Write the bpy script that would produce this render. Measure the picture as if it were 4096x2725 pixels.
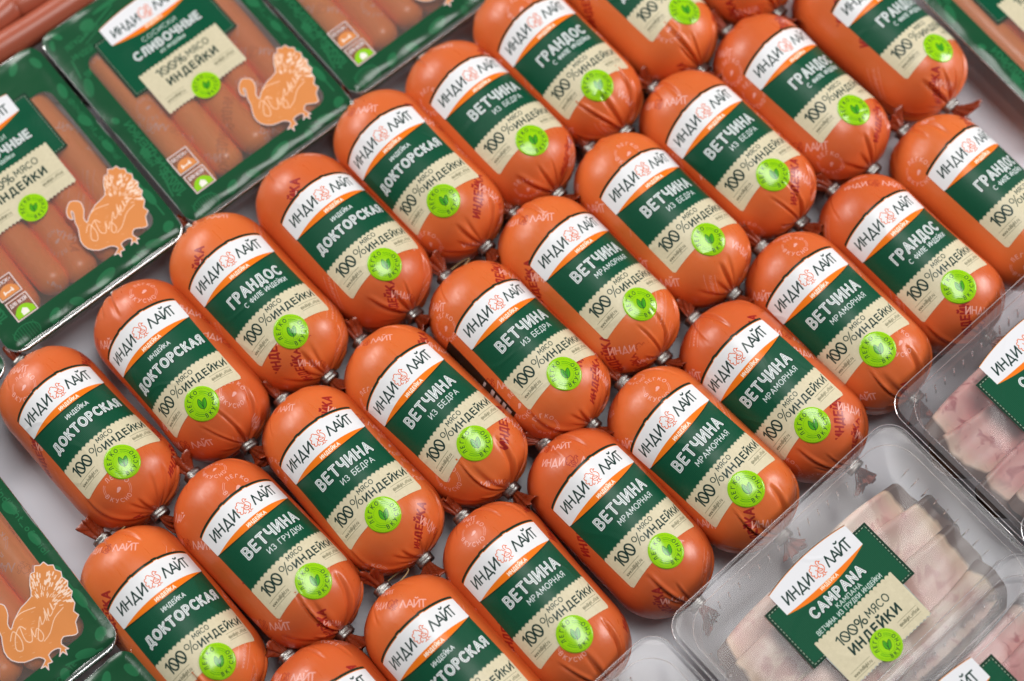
import bpy, math, random
import numpy as np
from math import sin, cos, pi, radians
for o in list(bpy.data.objects): bpy.data.objects.remove(o, do_unlink=True)
S = bpy.context.scene
COL = S.collection
random.seed(4); RNG = np.random.default_rng(7)

# ------------------------------------------------------------------ camera, light, exposure
cam = bpy.data.cameras.new('camera'); camo = bpy.data.objects.new('camera', cam); COL.objects.link(camo)
camo.location = (0, 0, 1.1678); camo.rotation_euler = (radians(19.3), 0, 0)
cam.sensor_width = 36; cam.lens = 59.57; cam.clip_start = .01; cam.clip_end = 50
cam.dof.use_dof = True; cam.dof.focus_distance = 1.135; cam.dof.aperture_fstop = 2.6
S.camera = camo
W = bpy.data.worlds.new('World'); S.world = W; W.use_nodes = True
W.node_tree.nodes['Background'].inputs[0].default_value = (.93, .96, 1, 1)
W.node_tree.nodes['Background'].inputs[1].default_value = .17
def area(name, az, el, dist, sx, sy, power, col, tgt=(0, .38, .03)):
    l = bpy.data.lights.new(name, 'AREA'); l.shape = 'RECTANGLE'; l.size = sx; l.size_y = sy; l.energy = power; l.color = col
    o = bpy.data.objects.new(name, l); COL.objects.link(o)
    a, e = radians(az), radians(el)
    d = np.array([cos(a)*cos(e), sin(a)*cos(e), sin(e)])
    o.location = np.array(tgt) + d*dist
    from mathutils import Vector
    o.rotation_euler = Vector(-d).to_track_quat('-Z', 'Y').to_euler()
    return o
area('window_light', 17, 24, 2.0, .75, .8, 27, (1, .985, .97))
area('ceiling_light', 146, 30, 2.1, 1.1, .8, 35, (1, .98, .95))
area('overhead_light', 35, 80, 2.3, 1.1, .9, 29, (1, .985, .96))
S.view_settings.view_transform = 'Standard'; S.view_settings.look = 'None'; S.view_settings.exposure = -.2; S.view_settings.gamma = 1
S.cycles.max_bounces = 10; S.cycles.transparent_max_bounces = 24; S.cycles.caustics_reflective = False; S.cycles.caustics_refractive = False

# ------------------------------------------------------------------ print artwork, drawn as flat shapes
def arc(cx, cy, rx, ry, a0, a1, n=14):
    return [(cx+rx*cos(radians(a0+(a1-a0)*i/n)), cy+ry*sin(radians(a0+(a1-a0)*i/n))) for i in range(n+1)]
def smooth(P, closed=False, k=5):
    P = [np.array(p, float) for p in P]; n = len(P); out = []
    rng = range(n) if closed else range(n-1)
    for i in rng:
        p0 = P[i-1] if (closed or i > 0) else P[0]; p1 = P[i]; p2 = P[(i+1) % n]; p3 = P[(i+2) % n] if (closed or i+2 < n) else P[-1]
        for j in range(k):
            t = j/k
            out.append(tuple(.5*((2*p1)+(-p0+p2)*t+(2*p0-5*p1+4*p2-p3)*t*t+(-p0+3*p1-3*p2+p3)*t**3)))
    out.append(out[0] if closed else tuple(P[-1]))
    return out
G = {
'А': (.76, [[(0,0),(.38,1),(.76,0)], [(.14,.32),(.62,.32)]]),
'Б': (.6, [[(.55,1),(0,1),(0,0),(.33,0)]+arc(.33,.28,.26,.28,-90,90)+[(0,.56)]]),
'В': (.6, [[(0,0),(0,1),(.3,1)]+arc(.3,.77,.23,.23,90,-90)+[(0,.54)], [(.3,.54)]+arc(.33,.27,.27,.27,90,-90)+[(0,0)]]),
'Г': (.5, [[(0,0),(0,1),(.52,1)]]),
'Д': (.8, [[(0,-.2),(0,0),(.8,0),(.8,-.2)], [(.12,0),(.26,1),(.66,1),(.66,0)]]),
'δ': (.82, [[(0,-.2),(.04,0),(.78,0),(.82,-.2)], [(.1,0),(.42,1),(.7,0)]]),
'Е': (.52, [[(.52,1),(0,1),(0,0),(.52,0)], [(0,.52),(.46,.52)]]),
'И': (.62, [[(0,1),(0,0),(.62,1),(.62,0)]]),
'Й': (.62, [[(0,1),(0,0),(.62,1),(.62,0)], arc(.31,1.38,.17,.16,200,340,6)]),
'К': (.6, [[(0,0),(0,1)], [(.58,1),(0,.42)], [(.2,.6),(.62,0)]]),
'Л': (.66, [[(0,0),(.14,.1),(.2,1),(.64,1),(.64,0)]]),
'λ': (.72, [[(0,0),(.34,1),(.72,0)]]),
'М': (.84, [[(0,0),(.06,1),(.42,.28),(.78,1),(.84,0)]]),
'Н': (.62, [[(0,0),(0,1)], [(.62,0),(.62,1)], [(0,.5),(.62,.5)]]),
'О': (.82, [arc(.41,.5,.41,.5,0,360,24)]),
'П': (.6, [[(0,0),(0,1),(.6,1),(.6,0)]]),
'Р': (.56, [[(0,0),(0,1),(.28,1)]+arc(.28,.73,.27,.27,90,-90)+[(0,.46)]]),
'С': (.72, [arc(.41,.5,.41,.5,48,312,18)]),
'Т': (.64, [[(0,1),(.64,1)], [(.32,1),(.32,0)]]),
'У': (.64, [[(0,1),(.33,.36)], [(.64,1),(.3,.2),(.16,0),(.02,0)]]),
'Ф': (.8, [arc(.4,.52,.4,.3,0,360,20), [(.4,1.05),(.4,-.05)]]),
'Ч': (.58, [[(0,1),(0,.6),(.14,.42),(.58,.42)], [(.58,1),(.58,0)]]),
'Ы': (.8, [[(0,1),(0,0),(.26,0)]+arc(.26,.28,.24,.28,-90,90)+[(0,.56)], [(.8,0),(.8,1)]]),
'Ь': (.5, [[(0,1),(0,0),(.26,0)]+arc(.26,.28,.24,.28,-90,90)+[(0,.56)]]),
'Я': (.56, [[(.56,0),(.56,1),(.28,1)]+arc(.28,.73,.27,.27,90,270)+[(.56,.46)], [(.26,.46),(0,0)]]),
'З': (.56, [arc(.27,.76,.25,.24,150,-90)+arc(.27,.27,.29,.27,90,-150)]),
'1': (.26, [[(-.04,.8),(.22,1),(.22,0)]]),
'0': (.76, [arc(.38,.5,.38,.5,0,360,24), [(.16,.86),(.6,.14)]]),
'%': (.95, [arc(.2,.75,.2,.24,0,360,16), arc(.76,.25,.2,.24,0,360,16), [(.74,1.02),(.22,-.02)]]),
'N': (.62, [[(0,0),(0,1),(.62,0),(.62,1)]]),
'*': (.2, [[(0,1.1),(.2,.9)], [(.2,1.1),(0,.9)], [(.1,1.14),(.1,.86)]]),
'+': (.4, [[(0,.5),(.4,.5)], [(.2,.3),(.2,.7)]]),
'w': (.6, [[(0,.62),(.15,0),(.3,.5),(.45,0),(.6,.62)]]), '.': (.04, [[(0,0),(.04,0)]]), '_': (.5, [[(0,-.1),(.5,-.1)]]),
'i': (.02, [[(0,0),(0,.62)], [(0,.85),(0,.9)]]), 'l': (.02, [[(0,0),(0,1)]]), 't': (.26, [[(.1,.9),(.1,.05),(.26,0)], [(0,.62),(.26,.62)]]),
'n': (.38, [[(0,0),(0,.62)], [(0,.45),(.12,.6),(.3,.6),(.38,.45),(.38,0)]]), 'u': (.38, [[(0,.62),(0,.15),(.12,0),(.28,0),(.38,.15)], [(.38,.62),(.38,0)]]),
'd': (.4, [arc(.2,.3,.2,.31,0,360,12), [(.4,1),(.4,0)]]), 'g': (.4, [arc(.2,.3,.2,.31,0,360,12), [(.4,.62),(.4,-.15),(.2,-.28),(.02,-.2)]]),
'h': (.38, [[(0,0),(0,1)], [(0,.45),(.12,.6),(.3,.6),(.38,.45),(.38,0)]]), 'r': (.24, [[(0,0),(0,.62)], [(0,.42),(.1,.6),(.24,.6)]]),
'o': (.4, [arc(.2,.31,.2,.31,0,360,12)]), 'f': (.26, [[(.26,1),(.12,.95),(.1,0)], [(0,.62),(.24,.62)]]), 'c': (.34, [arc(.2,.31,.2,.31,50,310,10)]),
'a': (.4, [arc(.2,.3,.2,.31,0,360,12), [(.4,.62),(.4,0)]]), '@': (.8, [arc(.4,.35,.4,.45,-40,300,16), arc(.4,.35,.17,.2,0,360,10)]),
' ': (.34, []),
}
for a, b in zip('ACPME', 'АСРМЕ'): G[a] = G[b]
# turkey line drawing in a unit box: fan of the tail, neck, breast, wing and feet
TURK = [smooth([(.5,.86),(.42,.98),(.3,.97),(.24,.88),(.12,.86),(.07,.74),(.12,.66),(.01,.58),(.02,.44),(.12,.4),(.06,.3),(.14,.19),(.26,.22),(.3,.12),(.4,.16)], k=4),
        smooth([(.5,.86),(.58,.82),(.6,.74)], k=3), smooth([(.26,.22),(.34,.36),(.46,.44),(.4,.6)], k=4),
        smooth([(.74,.7),(.7,.8),(.74,.94),(.84,.98),(.9,.9),(.98,.84),(.88,.83),(.84,.74),(.94,.6),(.96,.42),(.86,.28),(.7,.2),(.54,.24),(.46,.36),(.52,.5),(.64,.58),(.72,.56)], k=4),
        smooth([(.62,.52),(.74,.44),(.8,.34),(.66,.34),(.56,.4)], k=3), smooth([(.6,.74),(.68,.62),(.64,.58)], k=3),
        [(.62,.2),(.58,.04),(.46,.02)], [(.58,.04),(.7,.0)], [(.76,.22),(.74,.08),(.86,.06)]]
LEAF1 = smooth([(0,0),(-.28,.25),(-.25,.65),(.1,1),(.22,.6),(.18,.25)], True, 4)
LEAF2 = smooth([(.02,0),(.1,.35),(.35,.62),(.75,.72),(.66,.4),(.4,.1)], True, 4)

class Cv:
    def __init__(s, x0, y0, x1, y1, ppm, col, ch=3):
        s.x0, s.y0, s.p = x0, y0, ppm; s.w = int((x1-x0)*ppm); s.h = int((y1-y0)*ppm); s.x1, s.y1 = x1, y1
        s.a = np.zeros((s.h, s.w, ch), np.float32); s.a[:] = col
        s.X, s.Y = np.meshgrid(x0+(np.arange(s.w)+.5)/ppm, y0+(np.arange(s.h)+.5)/ppm)
    def box(s, x0, y0, x1, y1):
        i0 = max(0, int((x0-s.x0)*s.p)-2); i1 = min(s.w, int((x1-s.x0)*s.p)+3); j0 = max(0, int((y0-s.y0)*s.p)-2); j1 = min(s.h, int((y1-s.y0)*s.p)+3)
        return (slice(j0, max(j0, j1)), slice(i0, max(i0, i1)))
    def put(s, sl, m, col, al=1):
        m = (np.clip(m, 0, 1)*al)[..., None]; s.a[sl] = s.a[sl]*(1-m)+np.array(col, np.float32)*m
    def mask(s, m, col, al=1): s.put((slice(None), slice(None)), m, col, al)
    def strokes(s, LL, wd, col, al=1):
        pts = np.array([p for l in LL for p in l], float)
        sl = s.box(pts[:,0].min()-wd, pts[:,1].min()-wd, pts[:,0].max()+wd, pts[:,1].max()+wd)
        X, Y = s.X[sl], s.Y[sl]
        if X.size == 0: return
        D = np.full(X.shape, 1e9, np.float32)
        for l in LL:
            for (ax, ay), (bx, by) in zip(l[:-1], l[1:]):
                q = (slice(None), slice(None))
                dx, dy = bx-ax, by-ay; L2 = dx*dx+dy*dy+1e-12
                t = np.clip(((X-ax)*dx+(Y-ay)*dy)/L2, 0, 1)
                np.minimum(D, np.hypot(X-ax-t*dx, Y-ay-t*dy), out=D)
        s.put(sl, .5+(wd/2-D)*s.p, col, al)
    def poly(s, P, col, al=1):
        P = np.array(P, float); sl = s.box(P[:,0].min(), P[:,1].min(), P[:,0].max(), P[:,1].max()); X, Y = s.X[sl], s.Y[sl]
        if X.size == 0: return
        ins = np.zeros(X.shape, bool); D = np.full(X.shape, 1e9)
        for (ax, ay), (bx, by) in zip(P, np.roll(P, -1, 0)):
            c = ((ay > Y) != (by > Y)); 
            if ay != by: ins ^= c & (X < (bx-ax)*(Y-ay)/(by-ay)+ax)
            dx, dy = bx-ax, by-ay; t = np.clip(((X-ax)*dx+(Y-ay)*dy)/(dx*dx+dy*dy+1e-12), 0, 1)
            D = np.minimum(D, np.hypot(X-ax-t*dx, Y-ay-t*dy))
        s.put(sl, .5+np.where(ins, D, -D)*s.p, col, al)
    def disc(s, cx, cy, r, col, al=1): s.poly(arc(cx, cy, r, r, 0, 360, 40)[:-1], col, al)
    def glyph(s, LL, cx, cy, sc, ang, wd, col, al=1, sx=1, shear=0):
        c, q = cos(ang), sin(ang)
        T = [[(cx+sc*((x*sx+y*shear)*c+y*q), cy+sc*((x*sx+y*shear)*q-y*c)) for x, y in l] for l in LL]
        for l in T:
            if l: s.strokes([l], wd, col, al) if al == 1 else None
        if al != 1 and T: s.strokes(T, wd, col, al)
    def text(s, t, cx, cy, h, wd, col, w=None, ang=0, sp=.24, al=1, shear=0, inline=None):
        """t centred on (cx, cy); h cap height; w wanted width; y runs down; ang clockwise"""
        n = len(t); base = sum(G[c][0] for c in t); tot = (base+sp*(n-1))*h
        sx = 1 if w is None else w/tot
        c, q = cos(ang), sin(ang); x = -tot*sx/2/h
        for ps in ((wd, col),)+(((inline[0], inline[1]),) if inline else ()):
            x = -tot*sx/2/h
            for ch in t:
                LL = G[ch][1]
                ox, oy = x*h, h/2
                T = [[(cx+(ox+(a*sx+b*shear)*h)*c-(oy-b*h)*q, cy+(ox+(a*sx+b*shear)*h)*q+(oy-b*h)*c) for a, b in l] for l in LL]
                if T: s.strokes(T, ps[0], ps[1], al)
                x += (G[ch][0]+sp)*sx
    def image(s, name, alpha=None):
        im = bpy.data.images.new(name, s.w, s.h, alpha=True)
        b = np.ones((s.h, s.w, 4), np.float32); b[..., :3] = np.clip(s.a[..., :3], 0, 1)
        if alpha is not None: b[..., 3] = alpha
        if alpha is not None: im.alpha_mode = 'CHANNEL_PACKED'
        im.pixels.foreach_set(b[::-1].ravel()); im.update(); im.pack()
        return im
def C(r, g, b): return (r/255, g/255, b/255)
INK = C(18, 48, 42); ORG = C(238, 120, 20); WHT = C(232, 232, 234); GRN = C(6, 88, 58); GRD = C(4, 62, 40); KR = C(214, 203, 172); LIME = C(148, 206, 0)
def turkey(cv, cx, cy, h, col, wd, ang=0, al=1):
    c, q = cos(ang), sin(ang)
    T = [[(cx+h*((x-.5)*c+(y-.5)*q), cy+h*((x-.5)*q-(y-.5)*c)) for x, y in l] for l in TURK]
    cv.strokes(T, wd, col, al)
def brand_text(cv, cx, cy, h, ink, tcol, wd, ang=0, al=1, tw=None):
    c, q = cos(ang), sin(ang)
    def at(d): return cx+d*c, cy+d*q
    x, y = at(-h*2.55); cv.text('ИНδИ', x, y, h, wd, ink, w=h*3.35, ang=ang, sp=.26, al=al, shear=.06)
    x, y = at(h*2.75); cv.text('λАЙТ', x, y, h, wd, ink, w=h*3.1, ang=ang, sp=.12, al=al)
    x, y = at(h*.12); turkey(cv, x, y, h*1.55, tcol, tw or wd*.6, ang, al)
def seal_art(cv, cx, cy, r):
    cv.disc(cx, cy, r, LIME); k = r/12.2
    n = 64
    for i in range(n):
        a = 2*pi*i/n; cv.disc(cx+cos(a)*r*.86, cy+sin(a)*r*.86, .16*k, GRD)
    for i in range(40):
        a = 2*pi*i/40; cv.disc(cx+cos(a)*r*.5, cy+sin(a)*r*.5, .15*k, GRD)
    for rr in (.6, .7):
        for a0 in (-62, 118): cv.strokes([arc(cx, cy, r*rr, r*rr, a0, a0+48, 8)], .28*k, C(40, 120, 20))
    for i, ch in enumerate('ЛЕГКО'):
        a = radians(-172+i*23); cv.text(ch, cx+cos(a)*r*.7, cy+sin(a)*r*.7, 2.5*k, .42*k, INK, ang=a+pi/2)
    for i, ch in enumerate('ВКУСНО'):
        a = radians(108-i*23); cv.text(ch, cx+cos(a)*r*.7, cy+sin(a)*r*.7, 2.5*k, .42*k, INK, ang=a-pi/2)
    for L_, ox in ((LEAF1, -.5), (LEAF2, -.6)):
        P = [(cx+(ox+x*6.4)*k, cy+(3.8-y*7.6)*k) for x, y in L_]
        cv.poly(P, C(70, 165, 20)); cv.strokes([P], .32*k, INK)
    cv.strokes([[(cx-1.6*k, cy+4.4*k), (cx-.5*k, cy+3*k), (cx-.3*k, cy-1.5*k)], [(cx-.5*k, cy+3*k), (cx+2.6*k, cy-.6*k)]], .25*k, INK)
def paper(cv, m, col):
    cv.mask(m, col)
    n = RNG.normal(0, .012, cv.a.shape[:2]).astype(np.float32); k = RNG.normal(0, 1, (cv.h//14+2, cv.w//14+2))
    k = np.kron(k, np.ones((14, 14)))[:cv.h, :cv.w]*.006
    cv.a += ((n+k)*m)[..., None]
    for _ in range(160):
        x, y = RNG.uniform(cv.x0, cv.x1), RNG.uniform(cv.y0, cv.y1); j = min(cv.h-1, int((y-cv.y0)*cv.p)); i = min(cv.w-1, int((x-cv.x0)*cv.p))
        if m[j, i] > .5:
            a = RNG.uniform(0, 6.3); cv.strokes([[(x, y), (x+.7*cos(a), y+.7*sin(a))]], .12, C(176, 162, 128), .7)
# label geometry (mm): x across, y towards the lower tie, middle of the label at 0,0
LW = 36.0
def lab_top(x): return -33.6-4.7*np.clip(1-(np.abs(x)/36)**1.7, 0, 1)**.8-.45*(np.abs(np.abs(x)-10) < 1.6)
def lens_top(x): return -15.2-1.9*np.clip(1-(np.abs(x)/36)**2, 0, 1)
def lens_bot(x): return -15.2+3.8*np.clip(1-(np.abs(x)/36)**2, 0, 1)
def lab_bot(x):
    a = np.abs(x); y = 41.4+2.6*(a/36)**1.6
    return y-np.where(a > 34, 2-np.sqrt(np.clip(4-(a-34)**2, 0, 4)), 0)
VAR = {'D': (('ИНДЕЙКА', 2, -6.3, 2.9, 18), ('ДОКТОРСКАЯ', 1.5, 3.3, 6.2, 60), None), 'G': (None, ('ГРАНДОС', 3.5, -.4, 7.2, 44), ('С ФИЛЕ ИНДЕЙКИ', 6.5, 8.3, 3.3, 36)),
       'B': (None, ('ВЕТЧИНА', 2.5, -1.2, 7.4, 46), ('ИЗ БЕДРА', 7, 8.2, 3.9, 27)), 'M': (None, ('ВЕТЧИНА', 2.5, -1.2, 7.4, 46), ('МРАМОРНАЯ', 7, 8.2, 3.7, 32)),
       'R': (None, ('ВЕТЧИНА', 2.5, -1.2, 7.4, 46), ('ИЗ ГРУДКИ', 7, 8.2, 3.8, 30))}
def scallop(x, y0, per=3.6, amp=.75): return y0+amp*(1-2*np.abs(np.sin(pi*x/per))**.7)
def label_image(v):
    cv = Cv(-37, -40, 37, 46, 9, KR)
    X, Y = cv.X, cv.Y; sd = lambda d: np.clip(.5+d*cv.p, 0, 1)
    paper(cv, np.ones_like(X), KR)
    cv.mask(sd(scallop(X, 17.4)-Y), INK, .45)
    g = sd(scallop(X, 16.9)-Y); cv.mask(g, GRN)
    cv.mask(g*(.5+.5*np.sin(2*pi*X/.92)), C(2, 52, 34), .75)
    a, b, c = VAR[v]
    for t in (a, c):
        if t: cv.text(t[0], t[1], t[2], t[3], .5, WHT, w=t[4], sp=.3)
    cv.text(b[0], b[1]+.3, b[2]+.35, b[3], 2.2, C(0, 40, 26), w=b[4], sp=.42)
    cv.text(b[0], b[1], b[2], b[3], 1.75, WHT, w=b[4], sp=.42, inline=(.42, C(120, 146, 136)))
    cv.text('100', -21.5, 25.2, 8.2, 1.15, INK, w=15.5, sp=.12)
    cv.text('%', -7.6, 24.6, 7.2, .6, INK, w=7.4)
    cv.text('МЯСО', 3.2, 20.4, 3.1, .5, INK, w=12.5, sp=.3)
    cv.text('ИНДЕЙКИ', 15.8, 26.8, 4.6, 1.0, INK, w=36, sp=.38)
    cv.text('*', 34.6, 25.6, 4, .2, INK)
    for yy in (32.3, 37.6): cv.strokes([[(-32, yy), (-15.5, yy)]], .22, C(90, 90, 66))
    cv.text('www.indilight.ru', -23.6, 35, 2.5, .28, C(80, 80, 60), w=15.5)
    for yy in (31.6, 36.6): cv.strokes([[(16, yy), (33.5, yy)]], .22, C(110, 108, 84))
    cv.text('@indilight_official', 24.7, 34.2, 2.2, .26, C(95, 94, 70), w=17)
    return cv.image('label_print_'+v)
def strip_image():
    cv = Cv(-37, -40, 37, -10, 12, WHT); X, Y = cv.X, cv.Y; sd = lambda d: np.clip(.5+d*cv.p, 0, 1)
    t = lab_top(X)
    cv.mask(sd(t+2.2-Y), ORG); cv.mask(sd(t+1.7-Y), C(12, 44, 34))
    cv.mask(sd(Y-lens_top(X)), ORG); cv.mask(sd(Y-lens_bot(X)+.55), C(10, 44, 32))
    brand_text(cv, -.3, -25.6, 6.9, INK, C(222, 86, 30), 1.05, tw=.5)
    cv.text('ИНДЕЙКА', 1.5, -14.2, 2.3, .55, C(250, 240, 225), w=15.5, sp=.34)
    return cv.image('brand_strip_print')
def seal_image():
    cv = Cv(-12.6, -12.6, 12.6, 12.6, 12, LIME); seal_art(cv, 0, 0, 12.3); return cv.image('seal_print')
def casing_image():
    W_, H_ = 236.0, 176.0; cv = Cv(0, 0, W_, H_, 4.4, (0, 0, 0)); A = radians(42)
    def put(f):   # wraps round the seam
        for dx in (-W_, 0, W_): f(dx)
    def logo(cx, cy, a=A): put(lambda d: brand_text(cv, cx+d, cy, 5.6, (1, 0, 0), (0, 1, 0), .95, a, tw=.6))
    def word(cx, cy, a): put(lambda d: cv.text('ИНДЕЙКА', cx+d, cy, 6.2, 1.65, (0, 1, 0), w=36, ang=a, sp=.36))
    def url(cx, cy, a):
        def f(d):
            cv.text('www.indilight.ru', cx+d, cy, 3, .36, (1, 0, 0), w=24, ang=a)
            for q in (-4.4, 4.4):
                ox, oy = -sin(a)*q, cos(a)*q
                cv.strokes([[(cx+d+ox-13*cos(a), cy+oy-13*sin(a)), (cx+d+ox+13*cos(a), cy+oy+13*sin(a))]], .36, (1, 0, 0))
        put(f)
    def ring(cx, cy, a):
        def f(d):
            X0 = cx+d
            for i, ch in enumerate('ЛЕГКО'):
                t = a+radians(-136+i*23); cv.text(ch, X0+cos(t)*9, cy+sin(t)*9, 2.9, .6, (1, 0, 0), ang=t+pi/2)
            for i, ch in enumerate('ВКУСНО'):
                t = a+radians(146-i*22.5); cv.text(ch, X0+cos(t)*9, cy+sin(t)*9, 2.9, .6, (1, 0, 0), ang=t-pi/2)
            for a0 in (-28, 152):
                for rr in (9.6, 8.5): cv.strokes([arc(X0, cy, rr, rr, math.degrees(a)+a0, math.degrees(a)+a0+46, 8)], .4, (1, 0, 0))
            P = [(X0+3.6*((x-.2)*1.1*cos(a)-(.5-y)*sin(a)*1.5), cy+3.6*((x-.2)*1.1*sin(a)+(.5-y)*1.5*cos(a))) for x, y in LEAF2]
            cv.poly(P, (1, 0, 0)); cv.poly([(X0+.8+1.6*cos(t), cy+.6+1.3*sin(t)) for t in np.linspace(0, 6, 12)], (1, 0, 0))
        put(f)
    k = 0
    for r in range(5):
        for c in range(4):
            x = c*59+(r % 2)*30+8; y = 12+r*38; m = (c+2*r) % 4
            if m == 0: logo(x, y)
            elif m == 1: ring(x, y, A)
            elif m == 2: word(x, y, -pi/2+A)
            else: url(x, y, -pi/2+A)
            if m == 2: logo(x+22, y+12)
    return cv.image('casing_print')
BIG = [(93.7,71.1),(97.3,73.1),(100.7,71.5),(103.3,67.8),(101.7,61.3),(98.1,56.5),(97.8,52.0),(101.7,55.0),(110.7,59.9),(120.0,61.5),(123.6,68.0),(128.3,74.2),(131,73.6),(133.3,77),(136.3,74.8),(139.4,75.2),(140.4,71.5),(143.2,69.5),(142.4,66),(144.6,62.5),(143,59),(144.4,54.5),(142.2,51.5),(142.8,47),(140.0,44.3),(139.6,39.5),(135.9,35.7),(137,31.5),(132.8,29.0),(130.0,22.4),(126.1,23.1),(121.2,26.2),(117.5,23.2),(119.4,17.6),(117.4,18.6),(116.4,15),(115.2,18.4),(112,17.4),(115.3,21),(112.1,23.1),(107,22.6),(106.4,17.4),(103.6,18.2),(101.6,14.6),(101.4,18),(98.4,18.6),(103.4,21),(102.3,24.3),(99.4,26.5),(92.4,28.8),(86.6,35.2),(86.1,43.3),(90.2,52.2),(91.2,57.5),(94.5,64.2),(93.8,66.6),(91.4,60.4),(89.6,64.0),(91.2,68.5)]
def flat_label(cv, cx, ty, gh, kt, kb, l1, l2, l3, yy, fy=1):
    """printed front label; cx centre, ty top of the green panel, y down"""
    X, Y = cv.X-cx, (cv.Y-ty); sd = lambda d: np.clip(.5+d*cv.p, 0, 1); px = 46.5
    bx = np.minimum(np.minimum(X+px, px-X), np.minimum(Y, gh-Y))
    cv.mask(sd(bx), C(14, 50, 34)); g = sd(bx-2.6); cv.mask(g, GRN); cv.mask(g*(.5+.5*np.sin(2*pi*X/1.05)), C(2, 56, 36), .7)
    dash = sd(.28-np.abs(bx-1.9))*(np.sin(2*pi*(np.where(np.minimum(X+px, px-X) < np.minimum(Y, gh-Y), Y, X))/2.6) > -.2)
    cv.mask(dash, C(190, 205, 180), .8)
    kx = 35.3
    kk = np.minimum(np.minimum(X+kx, kx-X), np.minimum(Y-scallop(X, kt), scallop(X+1.8, kb, 3.2)-Y))
    cv.mask(sd(kk+.5), INK, .4); paper(cv, sd(kk), C(208, 198, 168))
    s = X/35.2; arch = np.clip(1-s*s, 0, 1)
    st = -7.6-3.6*arch; sl = 9.6+1.2*arch; sb = 9.6+5.6*arch
    ins = np.abs(X) < 35.2
    cv.mask(sd(np.minimum(Y-st, sb-Y))*ins, ORG); cv.mask(sd(np.minimum(Y-st-.7, sl-Y))*ins, C(226, 226, 230))
    cv.mask(sd(.35-np.abs(Y-st))*ins, C(14, 46, 36), .8)
    brand_text(cv, cx-.3, ty+2.2, 6.9, INK, C(222, 86, 30), 1.05, tw=.5)
    cv.text('ИНДЕЙКА', cx+1, ty+12.4, 2.1, .5, C(250, 235, 220), w=15, sp=.34)
    for t, x, y, h, w, big in (l1, l2, l3):
        if big:
            cv.text(t, cx+x+.3, ty+y+.35, h, 2.1, C(0, 36, 24), w=w, sp=.42); cv.text(t, cx+x, ty+y, h, 1.75, WHT, w=w, sp=.42, inline=(.4, C(130, 150, 140)))
        else: cv.text(t, cx+x, ty+y, h, .5, C(215, 220, 215), w=w, sp=.3)
    a, b, sy = yy
    cv.text('100%', cx-11, ty+a, 6.6, .9, INK, w=24, sp=.14); cv.text('МЯСО', cx+13, ty+a-.4, 5, .7, INK, w=19, sp=.3)
    cv.text('ИНДЕЙКИ', cx+1, ty+b, 5.8, 1.35, INK, w=43, sp=.42)
    cv.text('www.indilight.ru', cx-23, ty+b+12.5, 2.2, .26, C(80, 80, 60), w=15.5)
    cv.text('@indilight_official', cx+23, ty+b+9.5, 2.1, .26, C(80, 80, 60), w=17)
    for x_, y_ in ((-23, b+12.5), (23, b+9.5)):
        for q in (-2.5, 2.5): cv.strokes([[(cx+x_-8.5, ty+y_+q), (cx+x_+8.5, ty+y_+q)]], .2, C(110, 108, 84))
    seal_art(cv, cx-1, ty+sy, 10.8)
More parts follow.
